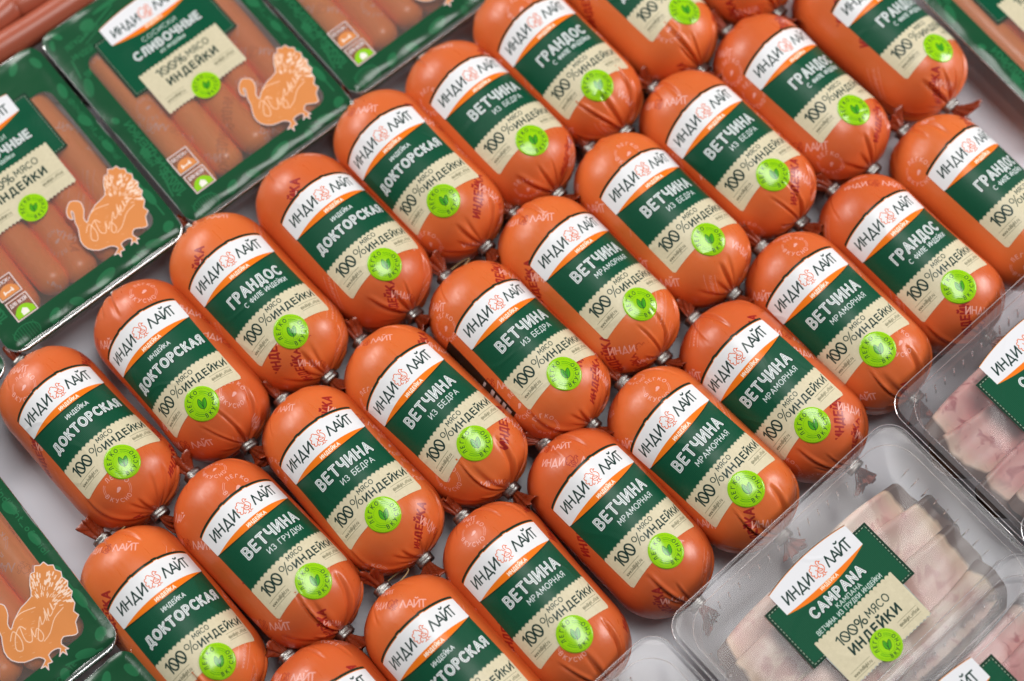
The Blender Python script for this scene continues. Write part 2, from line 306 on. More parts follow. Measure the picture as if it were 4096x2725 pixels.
def pack_image():
    PW, PH = 150.0, 198.0; cv = Cv(0, 0, PW, PH, 6, C(20, 74, 44)); X, Y = cv.X, PH-cv.Y   # Y up here
    M = C(34, 106, 66)
    def fl(P): return [(x, PH-y) for x, y in P]
    # cooking motifs in the green border
    def blob(x, y, a, b, r): cv.poly([(x+a*cos(t)*cos(r)-b*sin(t)*sin(r), PH-(y+a*cos(t)*sin(r)+b*sin(t)*cos(r))) for t in np.linspace(0, 2*pi, 22)[:-1]], M)
    def ln(P, w): cv.strokes([fl(P)], w, M)
    for (x, y, a, b, r) in [(6,186,5,2,1.3),(13,190,2.3,5,.5),(60,189,16,2,.05),(100,187,4,6,.4),(126,188,6,3,.8),(142,182,3,6,.2),(144,150,3.2,7,-.2),(143,120,3.6,6,.3),(144,92,2.8,6,.1),(7,140,3.6,8,-.35),(6,105,2.5,3.5,.4),(8,70,3,5,0),(40,8,6,3.4,.6),(58,7,3,5.2,1),(84,9,9,4,.2),(108,6,4,3,1.1),(126,8,7,3,-.4),(141,12,5,4,.8),(144,40,3,8,0),(143,66,2.4,4,.5),(36,184,6,4.6,.2),(78,180,3.5,2.2,.9)]: blob(x, y, a, b, r)
    for P, w in [([(7,150),(9,160),(10,166)],1.2),([(24,175),(60,186)],1.4),([(26,171),(58,181)],.8),([(144,22),(144,60)],1.2),([(112,10),(136,4)],1.3),([(3,30),(8,52)],1.4),([(13,30),(12,60)],1)]: ln(P, w)
    for i in range(9): cv.strokes([fl([(9+i*2.1, 3), (9+i*2.1, 15)])], .5, M)
    cv.strokes([fl(arc(17.5, 9, 10, 7, 0, 360, 24))], .8, M)
    for i in range(7): cv.strokes([fl([(4, 134+i*2), (10, 133+i*2)])], .35, C(20, 74, 44))
    cv.text('100%', 9.5, PH-39, 7.5, 1.3, M, w=24, ang=-pi/2); cv.text('МЯСО', 6.4, PH-66, 3.4, .8, M, w=15, ang=-pi/2); cv.text('ИНДЕЙКИ', 11.6, PH-76, 5, 1.2, M, w=44, ang=-pi/2)
    cv.text('@indilight_official', 144.6, PH-110, 4, .7, M, w=62, ang=pi/2)
    cv.text('ИНДЕЙКИ', 24, PH-166, 4, .8, M, w=24, ang=.1); cv.text('ТОМАТЕ', 108, PH-6, 3, .6, M, w=18, ang=-.2)
    cv.text('КАЧЕСТВО' if False else 'ВКУСНО', 22, PH-152, 4.4, .8, M, w=22, ang=-.25); cv.text('ЛЕГКО И СО', 27, PH-178, 4, .8, M, w=30, ang=-.1)
    # window
    xa, xb, ya, yb, r = 16.6, 136.8, 19.4, 160, 9
    qx = np.abs(X-(xa+xb)/2)-(xb-xa)/2+r; qy = np.abs(Y-(ya+yb)/2)-(yb-ya)/2+r
    d = np.hypot(np.maximum(qx, 0), np.maximum(qy, 0))+np.minimum(np.maximum(qx, qy), 0)-r
    win = np.clip(.5-d*cv.p, 0, 1); green = cv.a.copy()
    K = (1, 0, 1); cv.a[:] = K   # key layer: what is printed over everything
    ov = Cv(0, 0, PW, PH, 6, (0, 0, 0))
    BO = C(216, 138, 78)
    def both(f):
        f(cv, True); f(ov, False)
    def bird(c, real):
        Pb = fl(smooth(BIG, True, 2)[:-1]); c.poly(Pb, BO if real else (1, 1, 1)); c.strokes([Pb+[Pb[0]]], .7, C(236, 214, 206) if real else (1, 1, 1))
        if real:
            F = C(248, 222, 205)
            for i in range(110):
                a = radians(RNG.uniform(-28, 98)); q = RNG.uniform(7, 22)
                x, y = 122+q*cos(a)*.95, 50+q*sin(a)*1.1
                c.strokes([fl([(x, y), (x+2.2*cos(a), y+2.2*sin(a))])], 1.0 if q > 14 else .5, F, .85)
            for i in range(24):
                x, y = RNG.uniform(90, 118), RNG.uniform(28, 54); c.strokes([fl([(x, y), (x+1.5, y-.5)])], .25, F, .5)
            H = [smooth([(93,46),(98,50),(99,42),(96,36),(93,39),(97,46),(103,50),(105,46)], k=4), smooth([(103,50),(101,40),(104,37),(108,44)], k=4), smooth([(108,44),(107,38),(111,42),(112,36),(109,33),(108,36),(114,44)], k=4),
                 smooth([(114,44),(117,47),(115,42),(119,44),(121,48),(119,42)], k=4), smooth([(120,41),(122,50),(121,44),(124,48),(122,43),(126,45),(127,50),(126,45),(130,47)], k=4), smooth([(98,54),(108,57),(118,54)], k=4), smooth([(110,32),(116,34),(124,40),(132,42)], k=4)]
            for h in H: c.strokes([fl(h)], .55, C(246, 206, 178))
    both(bird)
    def icons(c, real):
        for (x, y, w_, t, col) in ((24.9, 47.4, 'БЕЛОК+', 0, BO), (25.6, 28.1, 'ДЛЯ ВСЕЙ', 1, C(140, 200, 30))):
            b = 8.2; P = [(x-b, y+b), (x+b, y+b), (x+b, y-b), (x-b, y-b), (x-b, y+b)]
            c.strokes([fl(P)], 1.0, C(228, 206, 196) if real else (1, 1, 1))
            c.poly(fl([(x-b+.8, y-b+.8), (x-b+.8, y-3)]+[(x+7*cos(a), y-4.8+6.5*sin(a)) for a in np.linspace(pi*.85, pi*.15, 10)]+[(x+b-.8, y-3), (x+b-.8, y-b+.8)]), col if real else (1, 1, 1))
            c.text(w_, x, PH-(y+4.6), 2.6, .6, C(240, 225, 215) if real else (1, 1, 1), w=13)
            if real:
                if t: c.poly(fl([(x-2.6, y-6.6), (x-2.6, y-3), (x, y-.8), (x+2.6, y-3), (x+2.6, y-6.6)]), C(240, 235, 225))
                else:
                    for s_ in (-1, 1): c.strokes([fl([(x, y-4.4), (x+s_*2.2, y-4), (x+s_*3.4, y-5), (x+s_*3, y-2.4)])], 1, C(240, 230, 220))
    both(icons)
    def lab(c, real):
        flat_label(c, 75.5, PH-167, 56, 43.5, 83, ('СОСИСКИ', 0, 20.2, 3.6, 30, 0), ('СЛИВОЧНЫЕ', 1, 29, 6.3, 58, 1), ('ИЗ ИНДЕЙКИ', 1, 36.6, 2.5, 22, 0), (51, 61, 80.5))
    lab(cv, True)
    X2, Y2 = ov.X-75.5, ov.Y-(PH-167); sd = lambda d: np.clip(.5+d*cv.p, 0, 1)
    arch = np.clip(1-(X2/35.2)**2, 0, 1)
    m = np.maximum.reduce([sd(np.minimum(np.minimum(X2+46.5, 46.5-X2), np.minimum(Y2, 56-Y2))), sd(np.minimum(np.minimum(X2+35.3, 35.3-X2), np.minimum(Y2-40, scallop(X2+1.8, 83, 3.2)-Y2))),
                           sd(np.minimum(np.minimum(X2+35.2, 35.2-X2), np.minimum(Y2+7.6+3.6*arch, 20-Y2))), sd(10.8-np.hypot(X2+1, Y2-80.5)), ov.a[..., 0]])
    cv.a = green*(1-m[..., None])+cv.a*m[..., None]
    al = 1-win*(1-m)
    return cv.image('pack_film_print', np.clip(al, 0, 1))
def campana_image():
    cv = Cv(-48, -13, 48, 79, 6, C(226, 226, 230))
    flat_label(cv, 0, 0, 46, 35, 71.5, ('CAMPANA', 0, 20.5, 6.2, 46, 1), ('КАМПАНА', 4, 27.2, 2.9, 22, 0), ('ВЕТЧИНА ИЗ ГРУДКИ ИНДЕЙКИ', 0, 31.6, 2.9, 58, 0), (44.5, 53.8, 66))
    return cv.image('tray_label_print')

# ------------------------------------------------------------------ materials
def mat(name):
    m = bpy.data.materials.new(name); m.use_nodes = True; nt = m.node_tree
    return m, nt, nt.nodes['Principled BSDF']
def N(nt, t, **k):
    n = nt.nodes.new(t)
    for a, b in k.items(): setattr(n, a, b)
    return n
def lin(c): return tuple(((x/12.92) if x <= .04045 else ((x+.055)/1.055)**2.4) for x in c)+(1,)
def simple(name, col, rough=.5, metal=0, spec=.5, coat=0, bump=None):
    m, nt, p = mat(name); p.inputs['Base Color'].default_value = lin(col); p.inputs['Roughness'].default_value = rough
    p.inputs['Metallic'].default_value = metal; p.inputs['Specular IOR Level'].default_value = spec; p.inputs['Coat Weight'].default_value = coat
    if bump:
        t = N(nt, 'ShaderNodeTexNoise'); t.inputs['Scale'].default_value = bump[0]; t.inputs['Detail'].default_value = 4
        tc = N(nt, 'ShaderNodeTexCoord'); nt.links.new(tc.outputs['Object'], t.inputs['Vector'])
        b = N(nt, 'ShaderNodeBump'); b.inputs['Strength'].default_value = bump[1]; b.inputs['Distance'].default_value = bump[2]
        nt.links.new(t.outputs['Fac'], b.inputs['Height']); nt.links.new(b.outputs['Normal'], p.inputs['Normal'])
        if len(bump) > 3:
            r = N(nt, 'ShaderNodeMapRange'); r.inputs['To Min'].default_value = max(0, rough-bump[3]); r.inputs['To Max'].default_value = rough+bump[3]
            nt.links.new(t.outputs['Fac'], r.inputs['Value']); nt.links.new(r.outputs['Result'], p.inputs['Roughness'])
    return m
def printed(name, im, rough=.38, bump=(260, .12, .0004), spec=.35):
    m, nt, p = mat(name); i = N(nt, 'ShaderNodeTexImage', image=im, interpolation='Cubic', extension='EXTEND')
    nt.links.new(i.outputs['Color'], p.inputs['Base Color']); p.inputs['Roughness'].default_value = rough; p.inputs['Specular IOR Level'].default_value = spec
    t = N(nt, 'ShaderNodeTexNoise'); t.inputs['Scale'].default_value = bump[0]
    tc = N(nt, 'ShaderNodeTexCoord'); oi = N(nt, 'ShaderNodeObjectInfo'); va = N(nt, 'ShaderNodeVectorMath', operation='ADD')
    nt.links.new(tc.outputs['Object'], va.inputs[0]); nt.links.new(oi.outputs['Random'], va.inputs[1]); nt.links.new(va.outputs[0], t.inputs['Vector'])
    b = N(nt, 'ShaderNodeBump'); b.inputs['Strength'].default_value = bump[1]; b.inputs['Distance'].default_value = bump[2]
    t2 = N(nt, 'ShaderNodeTexNoise'); t2.inputs['Scale'].default_value = 17; t2.inputs['Detail'].default_value = 1; nt.links.new(va.outputs[0], t2.inputs['Vector'])
    s1 = N(nt, 'ShaderNodeMath', operation='SUBTRACT'); s1.inputs[1].default_value = .5; nt.links.new(t2.outputs['Fac'], s1.inputs[0]); s2 = N(nt, 'ShaderNodeMath', operation='ABSOLUTE'); nt.links.new(s1.outputs[0], s2.inputs[0])
    s3 = N(nt, 'ShaderNodeMapRange'); s3.inputs['From Max'].default_value = .03; s3.inputs['To Min'].default_value = 1; s3.inputs['To Max'].default_value = 0; nt.links.new(s2.outputs[0], s3.inputs['Value'])
    b2 = N(nt, 'ShaderNodeBump'); b2.inputs['Strength'].default_value = .35; b2.inputs['Distance'].default_value = .0006; nt.links.new(s3.outputs[0], b2.inputs['Height'])
    nt.links.new(t.outputs['Fac'], b.inputs['Height']); nt.links.new(b2.outputs['Normal'], b.inputs['Normal']); nt.links.new(b.outputs['Normal'], p.inputs['Normal'])
    return m
def casing_mat(name, im, base, base2, rough=.36, pr=.5, mw=.92):
    m, nt, p = mat(name); L = nt.links
    uv = N(nt, 'ShaderNodeUVMap'); oi = N(nt, 'ShaderNodeObjectInfo'); cx = N(nt, 'ShaderNodeCombineXYZ')
    mu = N(nt, 'ShaderNodeMath', operation='MULTIPLY'); mu.inputs[1].default_value = 7.31; L.new(oi.outputs['Random'], mu.inputs[0]); L.new(mu.outputs[0], cx.inputs[0])
    mv = N(nt, 'ShaderNodeMath', operation='MULTIPLY'); mv.inputs[1].default_value = 3.77; L.new(oi.outputs['Random'], mv.inputs[0]); L.new(mv.outputs[0], cx.inputs[1])
    ad = N(nt, 'ShaderNodeVectorMath', operation='ADD'); L.new(uv.outputs[0], ad.inputs[0]); L.new(cx.outputs[0], ad.inputs[1])
    i = N(nt, 'ShaderNodeTexImage', image=im, extension='REPEAT'); L.new(ad.outputs[0], i.inputs[0])
    sp = N(nt, 'ShaderNodeSeparateColor'); L.new(i.outputs['Color'], sp.inputs[0])
    t = N(nt, 'ShaderNodeTexNoise'); t.inputs['Scale'].default_value = 22; tc = N(nt, 'ShaderNodeTexCoord'); L.new(tc.outputs['Object'], t.inputs['Vector'])
    mx0 = N(nt, 'ShaderNodeMix', data_type='RGBA'); mx0.inputs['A'].default_value = lin(base); mx0.inputs['B'].default_value = lin(base2)
    a2 = N(nt, 'ShaderNodeMath', operation='MULTIPLY_ADD'); a2.inputs[1].default_value = .35; L.new(t.outputs['Fac'], a2.inputs[0])
    a3 = N(nt, 'ShaderNodeMath', operation='MULTIPLY'); a3.inputs[1].default_value = .65; L.new(oi.outputs['Random'], a3.inputs[0]); L.new(a3.outputs[0], a2.inputs[2])
    L.new(a2.outputs[0], mx0.inputs['Factor'])
    def over(prev, fac, w, col):
        k = N(nt, 'ShaderNodeMath', operation='MULTIPLY'); k.inputs[1].default_value = w; L.new(fac, k.inputs[0])
        q = N(nt, 'ShaderNodeMix', data_type='RGBA'); L.new(k.outputs[0], q.inputs['Factor']); L.new(prev, q.inputs['A']); q.inputs['B'].default_value = lin(col); return q.outputs['Result']
    c1 = over(mx0.outputs['Result'], sp.outputs[0], pr, C(244, 196, 190)); c2 = over(c1, sp.outputs[1], mw, C(150, 12, 24))
    # small specks of spice
    v = N(nt, 'ShaderNodeTexVoronoi'); v.inputs['Scale'].default_value = 55; L.new(tc.outputs['Object'], v.inputs['Vector'])
    lt = N(nt, 'ShaderNodeMath', operation='LESS_THAN'); lt.inputs[1].default_value = .055; L.new(v.outputs['Distance'], lt.inputs[0])
    sc = N(nt, 'ShaderNodeSeparateColor'); L.new(v.outputs['Color'], sc.inputs[0]); g2 = N(nt, 'ShaderNodeMath', operation='GREATER_THAN'); g2.inputs[1].default_value = .82; L.new(sc.outputs[0], g2.inputs[0])
    mm = N(nt, 'ShaderNodeMath', operation='MULTIPLY'); L.new(lt.outputs[0], mm.inputs[0]); L.new(g2.outputs[0], mm.inputs[1])
    c3 = over(c2, mm.outputs[0], .45, C(110, 30, 12))
    L.new(c3, p.inputs['Base Color']); p.inputs['Roughness'].default_value = rough
    p.inputs['Subsurface Weight'].default_value = .12; p.inputs['Subsurface Radius'].default_value = (1, .3, .12); p.inputs['Subsurface Scale'].default_value = .004
    b = N(nt, 'ShaderNodeBump'); b.inputs['Strength'].default_value = .25; b.inputs['Distance'].default_value = .0006
    t2 = N(nt, 'ShaderNodeTexNoise'); t2.inputs['Scale'].default_value = 140; t2.inputs['Detail'].default_value = 3; L.new(tc.outputs['Object'], t2.inputs['Vector'])
    L.new(t2.outputs['Fac'], b.inputs['Height']); L.new(b.outputs['Normal'], p.inputs['Normal'])
    mp = N(nt, 'ShaderNodeMapping'); mp.inputs['Scale'].default_value = (18, 200, 200); mp.inputs['Rotation'].default_value = (0, .3, .6); L.new(tc.outputs['Object'], mp.inputs[0])
    t3 = N(nt, 'ShaderNodeTexNoise'); t3.inputs['Scale'].default_value = 1.6; t3.inputs['Detail'].default_value = 4; L.new(mp.outputs[0], t3.inputs['Vector'])
    t4 = N(nt, 'ShaderNodeTexNoise'); t4.inputs['Scale'].default_value = 30; L.new(tc.outputs['Object'], t4.inputs['Vector'])
    q1 = N(nt, 'ShaderNodeMath', operation='MULTIPLY'); L.new(t3.outputs['Fac'], q1.inputs[0]); L.new(t4.outputs['Fac'], q1.inputs[1])
    q2 = N(nt, 'ShaderNodeMapRange'); q2.inputs['From Min'].default_value = .12; q2.inputs['From Max'].default_value = .42; q2.inputs['To Min'].default_value = rough-.09; q2.inputs['To Max'].default_value = rough+.12; L.new(q1.outputs[0], q2.inputs['Value']); L.new(q2.outputs[0], p.inputs['Roughness'])
    return m
def clear_plastic(name, haze=.06, tint=(1, 1, 1), rough=.06, bump=(60, .3, .0006), fres=1.45, gl=1.0):
    m, nt, p = mat(name); L = nt.links; nt.nodes.remove(p); out = nt.nodes['Material Output']
    tr = N(nt, 'ShaderNodeBsdfTransparent'); tr.inputs[0].default_value = (*tint, 1)
    df = N(nt, 'ShaderNodeBsdfDiffuse'); df.inputs[0].default_value = (.84, .8, .83, 1)
    g = N(nt, 'ShaderNodeBsdfGlossy'); g.inputs['Roughness'].default_value = rough; g.inputs['Color'].default_value = (gl, gl, gl, 1)
    fr = N(nt, 'ShaderNodeFresnel'); fr.inputs[0].default_value = fres
    m1 = N(nt, 'ShaderNodeMixShader'); m1.inputs[0].default_value = haze; L.new(tr.outputs[0], m1.inputs[1]); L.new(df.outputs[0], m1.inputs[2])
    m2 = N(nt, 'ShaderNodeMixShader'); L.new(fr.outputs[0], m2.inputs[0]); L.new(m1.outputs[0], m2.inputs[1]); L.new(g.outputs[0], m2.inputs[2])
    t = N(nt, 'ShaderNodeTexNoise'); t.inputs['Scale'].default_value = bump[0]; t.inputs['Detail'].default_value = 3; tc = N(nt, 'ShaderNodeTexCoord'); L.new(tc.outputs['Object'], t.inputs['Vector'])
    b = N(nt, 'ShaderNodeBump'); b.inputs['Strength'].default_value = bump[1]; b.inputs['Distance'].default_value = bump[2]; L.new(t.outputs['Fac'], b.inputs['Height'])
    L.new(b.outputs[0], g.inputs['Normal']); L.new(b.outputs[0], fr.inputs['Normal']); L.new(m2.outputs[0], out.inputs[0])
    return m
def film_mat(name, im):
    m, nt, p = mat(name); L = nt.links; out = nt.nodes['Material Output']
    i = N(nt, 'ShaderNodeTexImage', image=im, interpolation='Cubic', extension='EXTEND'); L.new(i.outputs['Color'], p.inputs['Base Color']); p.inputs['Roughness'].default_value = .2
    tr = N(nt, 'ShaderNodeBsdfTransparent'); df = N(nt, 'ShaderNodeBsdfDiffuse'); df.inputs[0].default_value = (.8, .66, .58, 1)
    g = N(nt, 'ShaderNodeBsdfGlossy'); g.inputs['Roughness'].default_value = .16; fr = N(nt, 'ShaderNodeFresnel'); fr.inputs[0].default_value = 1.45
    m1 = N(nt, 'ShaderNodeMixShader'); m1.inputs[0].default_value = .09; L.new(tr.outputs[0], m1.inputs[1]); L.new(df.outputs[0], m1.inputs[2])
    m2 = N(nt, 'ShaderNodeMixShader'); L.new(fr.outputs[0], m2.inputs[0]); L.new(m1.outputs[0], m2.inputs[1]); L.new(g.outputs[0], m2.inputs[2])
    m3 = N(nt, 'ShaderNodeMixShader'); L.new(i.outputs['Alpha'], m3.inputs[0]); L.new(m2.outputs[0], m3.inputs[1]); L.new(p.outputs[0], m3.inputs[2]); L.new(m3.outputs[0], out.inputs[0])
    t = N(nt, 'ShaderNodeTexNoise'); t.inputs['Scale'].default_value = 55; t.inputs['Detail'].default_value = 3; t.inputs['Distortion'].default_value = .8; tc = N(nt, 'ShaderNodeTexCoord'); L.new(tc.outputs['Object'], t.inputs['Vector'])
    b = N(nt, 'ShaderNodeBump'); b.inputs['Strength'].default_value = .2; b.inputs['Distance'].default_value = .0012; L.new(t.outputs['Fac'], b.inputs['Height'])
    for n in (p, g, fr): L.new(b.outputs[0], n.inputs['Normal'])
    return m
def ham_mat(name, base, pink, mott, fat):
    m, nt, p = mat(name); L = nt.links; tc = N(nt, 'ShaderNodeTexCoord')
    oi = N(nt, 'ShaderNodeObjectInfo'); va = N(nt, 'ShaderNodeVectorMath', operation='ADD'); L.new(tc.outputs['Object'], va.inputs[0]); L.new(oi.outputs['Random'], va.inputs[1])
    t = N(nt, 'ShaderNodeTexNoise'); t.inputs['Scale'].default_value = 24; t.inputs['Detail'].default_value = 3; t.inputs['Distortion'].default_value = .6; L.new(va.outputs[0], t.inputs['Vector'])
    r = N(nt, 'ShaderNodeValToRGB'); e = r.color_ramp.elements; e[0].position = .36; e[0].color = lin(base); e[1].position = .64; e[1].color = lin(pink); L.new(t.outputs['Fac'], r.inputs[0])
    t2 = N(nt, 'ShaderNodeTexNoise'); t2.inputs['Scale'].default_value = 60; t2.inputs['Detail'].default_value = 2; t2.inputs['Distortion'].default_value = 1.2; L.new(va.outputs[0], t2.inputs['Vector'])
    r2 = N(nt, 'ShaderNodeMapRange'); r2.inputs['From Min'].default_value = .54; r2.inputs['From Max'].default_value = .66; r2.inputs['To Max'].default_value = mott; L.new(t2.outputs['Fac'], r2.inputs['Value'])
    q = N(nt, 'ShaderNodeMix', data_type='RGBA'); L.new(r2.outputs[0], q.inputs['Factor']); L.new(r.outputs[0], q.inputs['A']); q.inputs['B'].default_value = lin(C(196, 108, 110))
    at = N(nt, 'ShaderNodeAttribute'); at.attribute_name = 'rim'
    rr = N(nt, 'ShaderNodeValToRGB'); e = rr.color_ramp.elements; e[0].position = .0; e[0].color = (0, 0, 0, 1); e[1].position = 1; e[1].color = (1, 1, 1, 1)
    fr = N(nt, 'ShaderNodeMapRange'); fr.inputs['From Min'].default_value = .72; fr.inputs['From Max'].default_value = .95; L.new(at.outputs['Fac'], fr.inputs['Value'])
    q2 = N(nt, 'ShaderNodeMix', data_type='RGBA'); L.new(fr.outputs[0], q2.inputs['Factor']); L.new(q.outputs['Result'], q2.inputs['A']); q2.inputs['B'].default_value = lin(fat)
    ad = N(nt, 'ShaderNodeMath', operation='MULTIPLY_ADD'); ad.inputs[1].default_value = .16; L.new(t.outputs['Fac'], ad.inputs[0]); L.new(at.outputs['Fac'], ad.inputs[2])
    fr2 = N(nt, 'ShaderNodeMapRange'); fr2.inputs['From Min'].default_value = .955; fr2.inputs['From Max'].default_value = .985; L.new(ad.outputs[0], fr2.inputs['Value'])
    q3 = N(nt, 'ShaderNodeMix', data_type='RGBA'); L.new(fr2.outputs[0], q3.inputs['Factor']); L.new(q2.outputs['Result'], q3.inputs['A']); q3.inputs['B'].default_value = lin(C(84, 48, 24))
    L.new(q3.outputs['Result'], p.inputs['Base Color']); p.inputs['Roughness'].default_value = .42
    p.inputs['Subsurface Weight'].default_value = .2; p.inputs['Subsurface Radius'].default_value = (1, .4, .3); p.inputs['Subsurface Scale'].default_value = .004
    b = N(nt, 'ShaderNodeBump'); b.inputs['Strength'].default_value = .3; b.inputs['Distance'].default_value = .0008; L.new(t2.outputs['Fac'], b.inputs['Height']); L.new(b.outputs[0], p.inputs['Normal'])
    return m
IM_CAS = casing_image()
M_CAS = casing_mat('orange_casing', IM_CAS, C(220, 112, 52), C(200, 88, 44), rough=.35, pr=.62)
M_FRK = casing_mat('thin_sausage_casing', IM_CAS, C(255, 150, 78), C(252, 134, 70), rough=.3, pr=.75, mw=.35)
M_LOOSE = simple('smoked_sausage_skin', C(166, 84, 60), .3, bump=(40, .2, .0008))
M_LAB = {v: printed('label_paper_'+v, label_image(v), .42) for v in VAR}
M_STRIP = printed('brand_strip_paper', strip_image(), .3, bump=(70, .3, .0012))
M_SEAL = printed('seal_sticker', seal_image(), .17, bump=(90, .3, .0008), spec=.6)
M_CLIP = simple('aluminium_clip', C(160, 158, 154), .38, 1, bump=(900, .5, .0006, .1))
M_TAIL = simple('gathered_casing', C(148, 60, 30), .28, spec=.6, bump=(300, .6, .001, .08))
M_TWINE = simple('twine', C(190, 165, 120), .8)
M_SHELF = simple('white_shelf', C(228, 231, 240), .42, bump=(12, .08, .001, .06))
M_FILM = film_mat('printed_film', pack_image())
M_TRAY = clear_plastic('clear_tray_plastic', .02, fres=1.28, bump=(35, .5, .001))
M_WALL = clear_plastic('tray_wall_plastic', .10, rough=.12, bump=(35, .5, .001))
M_LID = clear_plastic('clear_lid_film', .1, fres=1.3, rough=.12, bump=(14, .35, .003))
M_RIM = clear_plastic('plastic_edge', .22, rough=.08, fres=1.6)
M_CAMP = printed('tray_label', campana_image(), .5, spec=.12)
M_HAM = ham_mat('roast_turkey_slice', C(244, 218, 198), C(238, 190, 176), .45, C(238, 210, 170))
M_HAM2 = ham_mat('cooked_ham_slice', C(250, 204, 192), C(238, 158, 154), 1, C(238, 214, 186))
M_CODE = simple('back_label_ink', C(18, 22, 20), .35); M_CODEW = simple('back_label_white', C(200, 196, 196), .4)

# ------------------------------------------------------------------ mesh helpers
def tag(o, label=None, cat=None, group=None, kind=None):
    if label: o['label'] = label
    if cat: o['category'] = cat
    if group: o['group'] = group
    if kind: o['kind'] = kind
    return o
def mesh(name, V, F, m, uv=None, sm=True):
    me = bpy.data.meshes.new(name); me.from_pydata([tuple(v) for v in V], [], F); me.materials.append(m)
    if sm: me.polygons.foreach_set('use_smooth', [True]*len(me.polygons))
    if uv is not None:
        l = me.uv_layers.new(name='UVMap'); li = np.zeros(len(me.loops), np.int32); me.loops.foreach_get('vertex_index', li)
        l.data.foreach_set('uv', (np.asarray(uv, np.float32)[li]).ravel() if len(uv) == len(V) else np.asarray(uv, np.float32).ravel())
    me.update(); return me
def grid(name, P, m, uv=None, wrap=False, sm=True):
    """P[i, j, 3]; wrap closes i; uv[i, j, 2]"""
    ni, nj = P.shape[:2]; F = []; U = []
    for i in range(ni if wrap else ni-1):
        for j in range(nj-1):
            k = (i+1) % ni; F.append((i*nj+j, k*nj+j, k*nj+j+1, i*nj+j+1))
            if uv is not None:
                for (a, b) in ((i, j), (i+1, j), (i+1, j+1), (i, j+1)):
                    U.append((uv[a, b, 0], uv[a, b, 1]))
    me = mesh(name, P.reshape(-1, 3), F, m, U if uv is not None else None, sm)
    return me
def ob(name, me, parent=None, loc=None, rot=None):
    o = bpy.data.objects.new(name, me); COL.objects.link(o)
    if parent is not None: o.parent = parent
    if loc is not None: o.location = loc
    if rot is not None: o.rotation_euler = rot
    return o
def empty(name, loc, rz=0):
    o = bpy.data.objects.new(name, None); COL.objects.link(o); o.location = loc; o.rotation_euler = (0, 0, rz); o.empty_display_size = .02; return o
def box(name, x0, y0, z0, x1, y1, z1, m, bev=0):
    import bmesh
    bm = bmesh.new(); bmesh.ops.create_cube(bm, size=1)
    for v in bm.verts: v.co = (x0+(v.co.x+.5)*(x1-x0), y0+(v.co.y+.5)*(y1-y0), z0+(v.co.z+.5)*(z1-z0))
    if bev: bmesh.ops.bevel(bm, geom=bm.edges[:], offset=bev, segments=3, affect='EDGES', profile=.5)
    me = bpy.data.meshes.new(name); bm.to_mesh(me); bm.free(); me.materials.append(m); return me
def tube(name, pts, r, m, closed=False, nseg=8):
    P = np.array(pts, float); n = len(P); V = []; F = []
    for i in range(n):
        a = P[(i-1) % n] if (closed or i > 0) else P[i]; b = P[(i+1) % n] if (closed or i < n-1) else P[i]
        t = b-a; t /= np.linalg.norm(t)+1e-12; s = np.cross(t, (0, 0, 1)); s /= np.linalg.norm(s)+1e-9; u = np.cross(s, t)
        rr = r[i] if hasattr(r, '__len__') else r
        for k in range(nseg): V.append(P[i]+rr*(cos(2*pi*k/nseg)*s+sin(2*pi*k/nseg)*u))
    for i in range(n if closed else n-1):
        for k in range(nseg): F.append((i*nseg+k, i*nseg+(k+1) % nseg, ((i+1) % n)*nseg+(k+1) % nseg, ((i+1) % n)*nseg+k))
    if not closed: F += [tuple(range(nseg))[::-1], tuple((n-1)*nseg+k for k in range(nseg))]
    return mesh(name, V, F, m)

# ------------------------------------------------------------------ the shelf
shelf = ob('shelf', box('shelf', -1.6, -.9, -.02, 1.6, 2.0, 0, M_SHELF, .003)); tag(shelf, 'white display shelf under all the packed meats', kind='structure')

# ------------------------------------------------------------------ stubby sausages
R = .0379; A0, AL = .0365, .0372
def prof(a, s):
    t = np.clip((np.abs(a)-A0)/AL, 0, 1); return R*np.sqrt(np.clip(1-t**2.45, 0, 1))
